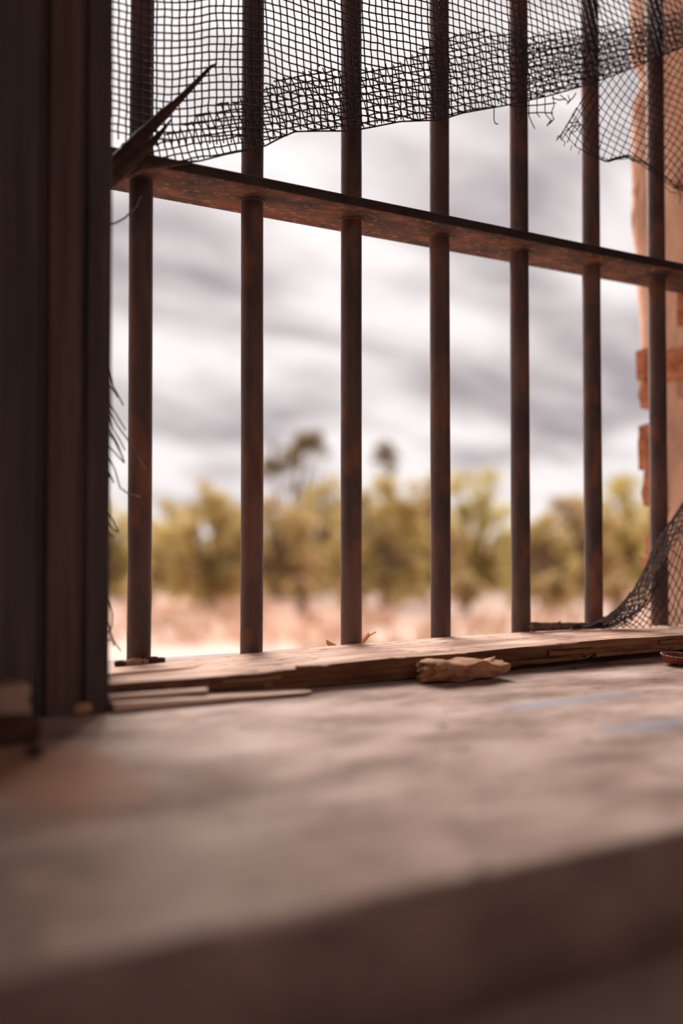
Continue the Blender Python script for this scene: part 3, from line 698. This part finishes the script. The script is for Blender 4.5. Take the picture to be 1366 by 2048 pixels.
# ------------------------------------------------------------------ outside: scrub trees, shrubs, dry grass
def leaves(mb, c, r, n, size):
    for _ in range(n):
        d = Vector((random.gauss(0, 1), random.gauss(0, 1), random.gauss(0, 1))).normalized() * random.random() ** .4
        p = c + Vector((d.x * r[0], d.y * r[1], d.z * r[2]))
        a = Vector((random.gauss(0, 1), random.gauss(0, 1), random.gauss(0, .6))).normalized(); b_ = a.orthogonal().normalized()
        b_ = (b_ + a.cross(b_) * random.uniform(-1, 1)).normalized()
        s_ = size * random.uniform(.6, 1.3); o = len(mb.v)
        mb.v += [p - a * s_, p + b_ * s_ * .42, p + a * s_, p - b_ * s_ * .42]; mb.f.append((o, o + 1, o + 2, o + 3))
def scrub_tree(px, top, wpx, D, mk, label, blobs, bottom=1205, dens=1.0, name='scrub_tree', cat='tree', group='scrub trees beyond the clearing'):
    """blobs: foliage clusters (dx px, y px, radius px) round the trunk; D = distance in metres"""
    base = EYE + (RIGHT * ((px - 683) / F) + LEVEL) * D; base.z = GZ
    root = thing(name, label, cat, base, group); k = D / F
    tr = MB(); fo = MB()
    def W(dx, y, dep=0.): return base + RIGHT * (dx * k) + LEVEL * dep + Vector((0, 0, (EYE.z - GZ) - (y - 1081) * k))
    tops = [(dx, y, r) for dx, y, r in blobs]
    fork = W(random.uniform(-8, 8), 1160)
    tr.tube([base, base.lerp(fork, .5) + Vector((.04, 0, 0)), fork], [.11, .09, .075], 7)
    for dx, y, r in tops:
        dep = random.uniform(-1, 1) * wpx * k * .25
        c = W(dx, y, dep); mid = fork.lerp(c, .55) + Vector((random.uniform(-.1, .1), random.uniform(-.1, .1), .12))
        tr.tube([fork, mid, c], [.06, .04, .015], 5)
        rm = r * k
        leaves(fo, c, (rm, rm * .9, rm * .85), int(70 * dens * (r / 30) ** 2) + 20, .15 if r > 20 else .11)
    tr.build('trunk', M['trunk'], root, recalc=False)
    fo.build('foliage', M[mk], root, recalc=False)
def dome(wpx, top, bottom=1212, n=11):
    """loose foliage clusters filling an uneven rounded crown down to the ground"""
    out = []
    for i in range(n):
        t = i / (n - 1) * 2 - 1
        x = t * wpx * .50; y_t = top + (bottom - top) * .42 * abs(t) ** 1.7 + random.uniform(-14, 16)
        y = y_t + wpx * .10
        while y < bottom - 8:
            r = wpx * random.uniform(.10, .19)
            out.append((x + random.uniform(-.10, .10) * wpx, y, r)); y += r * random.uniform(1.3, 2.0)
    return out
T = [
 (225, 1006, 120, 26, 'fol_green', 'low olive scrub tree between the timber post and the first bar'),
 (340, 1004, 130, 29.5, 'fol_olive', 'low brownish scrub tree just right of the first bar'),
 (425, 966, 170, 22.5, 'fol_olive', 'rounded olive scrub tree left of the second bar'),
 (548, 985, 170, 26, 'fol_brown', 'bushy tree below the tall sparse tree right of the second bar'),
 (650, 958, 160, 29.5, 'fol_olive', 'dense olive scrub tree left of the third bar'),
 (765, 955, 170, 22.5, 'fol_olive', 'dense olive scrub tree right of the third bar'),
 (850, 948, 130, 26, 'fol_brown', 'brownish scrub tree left of the fourth bar'),
 (955, 930, 158, 29.5, 'fol_green', 'rounded green tree between the fourth and fifth bars'),
 (1084, 1026, 120, 22.5, 'fol_olive', 'low olive scrub tree just right of the fifth bar'),
 (1150, 972, 150, 26, 'fol_brown', 'thin topped scrub tree left of the sixth bar'),
 (1246, 952, 150, 29.5, 'fol_green', 'leafy scrub tree between the sixth and seventh bars'),
 (1360, 990, 150, 22.5, 'fol_olive', 'scrub tree behind the broken wall end'),
 (20, 1020, 150, 26, 'fol_olive', 'scrub tree hidden behind the timber post'),
]
for (px, top, wpx, D, mk, lab) in T:
    scrub_tree(px, top, wpx, D, mk, lab, dome(wpx, top, n=9), dens=.62)
for i, (px, top, lab) in enumerate(((290, 1030, 'far scrub tree in the gap between the first two crowns right of the first bar'), (490, 1004, 'far scrub tree directly behind the second bar'), (605, 1000, 'far scrub tree seen under the tall sparse crown'), (712, 990, 'far scrub tree directly behind the third bar'), (815, 1000, 'far scrub tree in the gap before the fourth bar'), (900, 1000, 'far scrub tree just right of the fourth bar'), (1030, 1040, 'far scrub tree directly behind the fifth bar'), (1200, 1010, 'far scrub tree directly behind the sixth bar'), (1300, 1010, 'far scrub tree directly behind the last bar'))):
    scrub_tree(px, top, 130, (35, 41)[i % 2], ('fol_olive', 'fol_green')[i % 2], lab, dome(130, top, 1180, n=8), dens=.62, group='far scrub trees behind the first row')
scrub_tree(592, 868, 120, 33.5, 'fol_grey', 'tall sparse tree with a leaning open crown above the scrub',
           [(-52, 928, 22), (-30, 936, 20), (-14, 915, 24), (6, 900, 26), (26, 890, 28), (40, 882, 22), (10, 878, 18), (-46, 890, 14), (58, 905, 15), (-8, 975, 16), (20, 985, 20), (-62, 950, 20), (0, 925, 18), (46, 868, 12)], dens=1.7)
scrub_tree(770, 885, 80, 33.5, 'fol_grey', 'tall slim tree with one small high tuft, right of the third bar', [(-4, 900, 22), (8, 912, 24), (10, 936, 17), (-18, 918, 12), (-6, 970, 18)], dens=1.6)
for i, (px, D, wpx, lab) in enumerate(((286, 20, 70, 'small dark shrub at the edge of the clearing right of the first bar'), (602, 20.5, 62, 'small shrub standing forward in the clearing right of the second bar'), (705, 20, 60, 'small shrub at the foot of the third bar'), (930, 20, 90, 'low shrub under the rounded green tree'), (1100, 20, 90, 'low shrub just right of the fifth bar'), (1230, 20, 70, 'low shrub under the leafy tree by the sixth bar'))):
    scrub_tree(px, 1150, wpx, D, 'fol_brown', lab, [(-wpx * .25, 1176, wpx * .26), (wpx * .22, 1182, wpx * .24), (0, 1166, wpx * .26), (0, 1192, wpx * .24)], name='low_shrub', cat='shrub', group='shrubs at the edge of the clearing')
shrub_at = [o.location for o in bpy.data.objects if o.name.startswith('low_shrub')]
# straw-coloured grass
mb = MB()
for _ in range(900):
    px = random.uniform(-100, 1500); D = 9 + 13 * random.random() ** .7
    c = EYE + (RIGHT * ((px - 683) / F) + LEVEL) * D; c.z = GZ
    if nse(c.x * .4, c.y * .4, 5) < -.12 or any((c - q).length < 1.6 for q in shrub_at): continue
    for _b in range(7):
        a = random.uniform(0, 6.28); h = random.uniform(.18, .46); le = random.uniform(.05, .22)
        d = Vector((math.cos(a), math.sin(a), 0)); s_ = Vector((-d.y, d.x, 0)) * .02; q = c + d * .03; o = len(mb.v)
        mb.v += [q - s_, q + s_, q + d * le + Vector((0, 0, h))]; mb.f.append((o, o + 1, o + 2))
gr = stuff(mb.build('dry_grass', M['grass'], recalc=False))
gr['label'] = 'pale straw tufts of dry grass on the clearing'; gr['category'] = 'grass'
